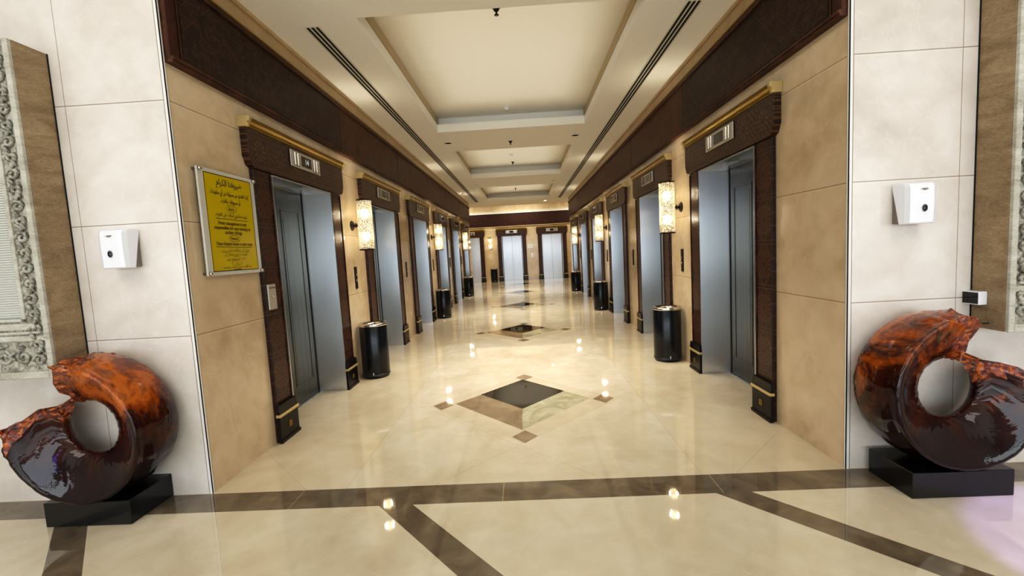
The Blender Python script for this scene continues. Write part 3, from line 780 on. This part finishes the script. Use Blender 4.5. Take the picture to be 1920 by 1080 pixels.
# ------------------------------------------------------------------ carved stone frames
def make_niche(x0, s, lab, top):
    """x0: side face; s = direction away from the corridor"""
    r = empty('carved_stone_surround', (x0, YFF, .885)); X = lambda d: s * d
    y0 = 2.53 - YFF
    def b(bm, d0, d1, ya, yb, za, zb, mi=0): bx(bm, min(X(d0), X(d1)), max(X(d0), X(d1)), ya, yb, za - .885, zb - .885, mi)
    bm = bmesh.new(); b(bm, 0, .16, y0 + .02, -.004, .885, top); obj('side_slab', bm, MT['travertine'], r, .003, 1)
    bm = bmesh.new()
    b(bm, .0, .034, y0 - .004, y0 + .02, .885, top); b(bm, .034, 1.3, y0 - .004, y0 + .02, .885, .93)
    b(bm, .134, .160, y0 - .002, y0 + .02, 1.25, top); b(bm, .16, 1.3, y0 - .004, y0 + .02, 1.235, 1.256); b(bm, .034, 1.3, y0 - .0, y0 + .02, 1.115, 1.15)
    b(bm, .05, 1.3, y0 - .008, y0 + .02, 1.16, 1.175); b(bm, .08, 1.3, y0 - .004, y0 + .02, 1.185, 1.225)
    obj('border_moulding', bm, MT['limestone'], r, .006, 3)
    bm = bmesh.new(); b(bm, .034, .134, y0 + .008, y0 + .02, .93, top); b(bm, .134, 1.3, y0 + .008, y0 + .02, .93, 1.235); b(bm, .16, 1.3, y0 + .02, -.004, .885, 1.25)
    b(bm, .16, 1.3, -.03, -.004, 1.25, top)
    # scrolls and leaves
    def scroll(cx, cz, R, flip, vert):
        pts = []; 
        for i in range(22):
            a = i / 21 * 2.6 * PI; rr = R * (1 - .036 * i)
            px, pz = rr * math.cos(a), rr * math.sin(a) * flip
            if not vert: px, pz = pz, px
            pts.append((X(cx + px), y0 + .006 - .006 * (i / 21), cz + pz - .885))
        tube(bm, pts, [.006 + .005 * math.sin(i / 21 * PI) for i in range(22)], 6)
    def leaf(cx, cz, a, L):
        pts = [(X(cx + math.cos(a) * L * q), y0 + .008 - .014 * math.sin(q * PI), cz + math.sin(a) * L * q - .885) for q in (0, .25, .5, .75, 1)]
        tube(bm, pts, [.003, .009, .011, .008, .002], 6)
    z = 1.0; k = 0
    while z < top - .05:
        f = 1 if k % 2 == 0 else -1
        scroll(.084, z, .034, f, True); leaf(.055 if f > 0 else .112, z + .045, 1.2 if f > 0 else 1.9, .05); leaf(.084, z + .03, PI / 2 + .5 * f, .05)
        leaf(.12, z - .01, 2.0, .04); leaf(.045, z, 1.1, .04)
        z += .092; k += 1
    x = .18; k = 0
    while x < 1.25:
        f = 1 if k % 2 == 0 else -1
        scroll(x, 1.02, .045, f, False); leaf(x + .05, 1.0, .8 * f, .06); leaf(x + .05, 1.05, -.6 * f, .06); leaf(x - .01, 1.08, .1, .05)
        x += .12; k += 1
    obj('carved_band', bm, MT['carved'], r)
    lv = bmesh.new(); z = 1.262
    while z < top:
        prism(lv, [(y0 + .035, z - .885), (y0 + .015, z + .004 - .885), (y0 + .015, z + .008 - .885), (y0 + .035, z + .012 - .885)], min(X(.16), X(1.3)), max(X(.16), X(1.3)), axis=0)
        z += .0145
    b(lv, .16, 1.3, y0 + .032, y0 + .04, 1.256, top)
    obj('louvre_panel', lv, MT['louvre'], r)
    bm = bmesh.new(); b(bm, -.004, .0, -.007, -.0005, .93, top); obj('shadow_gap', bm, MT['void'], r)
    return tag(r, lab, 'stone surround')
make_niche(-2.868, -1, 'carved pale stone surround with white louvres hung at the left edge', 2.865)
make_niche(2.735, 1, 'carved stone surround with brown side slab behind the right sculpture', 3.6)

# sensor box and loose cable by the right surround
t = empty('sensor_box', (2.735, 2.70, 1.07))
box('housing', -.05, -.001, -.055, .045, -.04, .04, MT['plastic'], t, .004)
box('dark_face', -.053, -.0505, -.05, .04, -.034, .034, MT['sensor'], t, .001)
tag(t, 'small white sensor box with black face on the right stone surround', 'sensor')
bm = bmesh.new(); tube(bm, [(2.70, 2.737, .93), (2.70, 2.70, .917), (2.705, 2.66, .915), (2.722, 2.62, .925)], .004, 8)
tag(obj('loose_cable', bm, MT['void']), 'short loose black cable sticking out above the right sculpture', 'cable')

# ------------------------------------------------------------------ ceiling fittings
for x0, x1, lab in ((-1.815, -1.685, 'long three slot air diffuser along the left side of the ceiling'), (1.525, 1.655, 'long three slot air diffuser along the right side of the ceiling')):
    xm = (x0 + x1) / 2; t = empty('linear_air_diffuser', (xm, 11.0, ZC)); hw = .062
    bm = bmesh.new(); bx(bm, -hw - .012, hw + .012, -7.02, 7.02, -.002, -.0002)
    for k in range(4):
        q = -hw + k * (2 * hw / 3); bx(bm, q - .006, q + .006, -7.0, 7.0, -.007, -.002)
    obj('frame', bm, plain('diffuser_white', (222, 216, 200), rough=.4), t)
    for k in range(3):
        q = -hw + (k + .5) * (2 * hw / 3); bm = bmesh.new(); bx(bm, q - .0135, q + .0135, -7.0, 7.0, -.0035, -.0021); obj('slot', bm, MT['void'], t)
    tag(t, lab, 'air vent', 'slot diffusers')
def sprinkler(x, y, z, lab, sc_=1.0):
    t = empty('sprinkler', (x, y, z)); t.scale = (sc_,) * 3
    bm = bmesh.new(); lathe(bm, [(.042, -.0005), (.042, -.004), (.028, -.014), (.012, -.016)], n=28); obj('rosette', bm, MT['brassy'], t)
    bm = bmesh.new(); lathe(bm, [(.026, -.0145), (.024, -.03), (.010, -.042), (.007, -.058), (.012, -.06), (.020, -.066), (.020, -.069), (.001, -.069)], n=24); obj('head', bm, MT['bronze'], t)
    tag(t, lab, 'sprinkler', 'ceiling sprinklers')
sprinkler(-.135, 4.47, 3.875, 'dark sprinkler head nearest the camera, in the first ceiling recess', 1.15)
sprinkler(-.124, 8.44, ZC, 'sprinkler head on the ceiling strip between the first and second recess', .9)
sprinkler(-.143, 11.95, 3.875, 'sprinkler head near the far edge of the second ceiling recess', 1.0)
sprinkler(-.15, 16.9, 3.875, 'sprinkler head in the farthest ceiling recess', 1.0)
def detector(x, y, lab):
    t = empty('smoke_detector', (x, y, 3.875))
    bm = bmesh.new(); lathe(bm, [(.055, -.0005), (.055, -.012), (.046, -.02)], n=30); obj('base', bm, MT['plastic'], t)
    bm = bmesh.new(); lathe(bm, [(.040, -.0205), (.040, -.035), (.03, -.045), (.001, -.047)], n=30); obj('sensor_head', bm, MT['plastic'], t)
    tag(t, lab, 'smoke detector', 'ceiling smoke detectors')
detector(-.145, 7.45, 'round white smoke detector at the far end of the first ceiling recess')
detector(-.15, 11.0, 'round white smoke detector in the second ceiling recess')
for i, (x, y) in enumerate(((-1.278, 8.28), (1.073, 8.28), (-1.291, 13.5), (1.042, 13.5), (1.059, 18.85))):
    t = empty('downlight', (x, y, ZC)); r_ = .085 if i < 2 else .08
    bm = bmesh.new(); lathe(bm, [(r_, -.0005), (r_, -.008), (r_ - .02, -.010), (r_ - .022, -.003)], n=32); obj('trim_ring', bm, MT['plaster'], t)
    bm = bmesh.new(); lathe(bm, [(.001, -.004), (r_ - .022, -.004)], n=32); obj('lens', bm, MT['lit'] if i == 4 else MT['lamp_off'], t)
    tag(t, ['unlit round downlight left of centre after the first recess', 'unlit round downlight right of centre after the first recess', 'unlit round downlight left of centre after the second recess',
            'unlit round downlight right of centre after the second recess', 'small lit downlight near the far end of the ceiling'][i], 'ceiling light', 'round downlights')

# blue screen of the lobby, seen only as a reflection in the steel
t = empty('blue_screen', (-3.1, -6.85, 3.08)); box('panel', -1.7, 1.7, -.0, .05, -.07, .07, MT['blue_led'], t); tag(t, 'long blue lit screen high on the lobby back wall', 'screen')

# ------------------------------------------------------------------ lights
def area(loc, rot, sx, sy, power, c, name='area_lamp', spread=None):
    l = bpy.data.lights.new(name, 'AREA'); l.shape = 'RECTANGLE'; l.size = sx; l.size_y = sy; l.energy = power; l.color = c
    if spread: l.spread = spread
    o = bpy.data.objects.new(name, l); col.objects.link(o); o.location = loc; o.rotation_euler = rot; return o
def point(loc, power, c, r, name='bulb_light'):
    l = bpy.data.lights.new(name, 'POINT'); l.energy = power; l.color = c; l.shadow_soft_size = r
    o = bpy.data.objects.new(name, l); col.objects.link(o); o.location = loc; return o
WARM = (1.0, .9, .72)
for x, y in LP:
    for s in (-1, 1): point((x, y, 1.93 + s * .145), 165, WARM, .05)
area((0, -6.95, 1.65), (PI / 2, 0, 0), 13.6, 2.7, 500, (.82, .92, 1.0), 'window_daylight')
area((-6.95, -5.0, 1.65), (PI / 2, 0, -PI / 2), 3.4, 2.7, 120, (.85, .93, 1.0), 'window_daylight')
area((6.95, -5.0, 1.65), (PI / 2, 0, PI / 2), 3.4, 2.7, 120, (.85, .93, 1.0), 'window_daylight')
area((-3.0, -.6, 4.7), (0, 0, 0), 2.4, 2.4, 75, (1, .93, .86), 'lobby_fill')  # added unseen fill, left and right, to brighten front wall and floor
area((3.0, -.6, 4.7), (0, 0, 0), 2.4, 2.4, 75, (1, .93, .9), 'lobby_fill')
for y in (5.7, 10.7, 16.0): area((CX, y, 3.66), (PI, 0, 0), 1.9, 3.0, 6, (1, .92, .8), 'recess_fill_up'); area((CX, y, 3.62), (0, 0, 0), 1.6, 2.4, 85, (1, .92, .8), 'recess_fill_down', 1.68)  # added fill without fixtures: upward for the ceiling, downward for the corridor
for x in (-3.2, 0, 3.2): area((x, 21.1, 3.98), (0, 0, 0), 1.6, .9, 60, (1, .9, .72), 'passage_lamp')
s = bpy.data.lights.new('violet_spot', 'SPOT'); s.energy = 1000; s.color = (.40, .32, 1.0); s.spot_size = .3; s.spot_blend = .25; s.shadow_soft_size = .03
so = bpy.data.objects.new('violet_spot', s); col.objects.link(so); so.location = (3.6, .6, 4.6); so.rotation_euler = (Vector((2.78, 1.75, 0)) - so.location).to_track_quat('-Z', 'Y').to_euler()
w = bpy.data.worlds.new('world'); scn.world = w; w.use_nodes = True
w.node_tree.nodes['Background'].inputs[0].default_value = (.8, .85, 1, 1); w.node_tree.nodes['Background'].inputs[1].default_value = .3

# ------------------------------------------------------------------ camera
F, PITCH, ROLL, YAW = 820.31, math.radians(4.8128), math.radians(3.1239), math.radians(1.6573)
fw = Vector((-math.sin(YAW) * math.cos(PITCH), math.cos(YAW) * math.cos(PITCH), -math.sin(PITCH)))
rt = Vector((math.cos(YAW), math.sin(YAW), 0)); up = rt.cross(fw)
ex = rt * math.cos(ROLL) - up * math.sin(ROLL); ey = rt * math.sin(ROLL) + up * math.cos(ROLL)
cam = bpy.data.cameras.new('camera'); cam.sensor_width = 36; cam.lens = F / 1920 * 36; cam.clip_end = 100; cam.clip_start = .02
co = bpy.data.objects.new('camera', cam); col.objects.link(co)
mw = Matrix((ex, ey, -fw)).transposed().to_4x4(); mw.translation = (0, 0, 1.5); co.matrix_world = mw
scn.camera = co
scn.view_settings.view_transform = 'Standard'; scn.view_settings.look = 'None'; scn.view_settings.exposure = 0.0
scn.view_settings.use_curve_mapping = True
cm = scn.view_settings.curve_mapping; cv = cm.curves[3]
for p in ((.04, .028), (.18, .168), (.5, .54)): cv.points.new(*p)
cm.update()
scn.cycles.use_denoising = True; scn.cycles.max_bounces = 10; scn.cycles.sample_clamp_indirect = 2.0
scn.cycles.caustics_reflective = False; scn.cycles.caustics_refractive = False
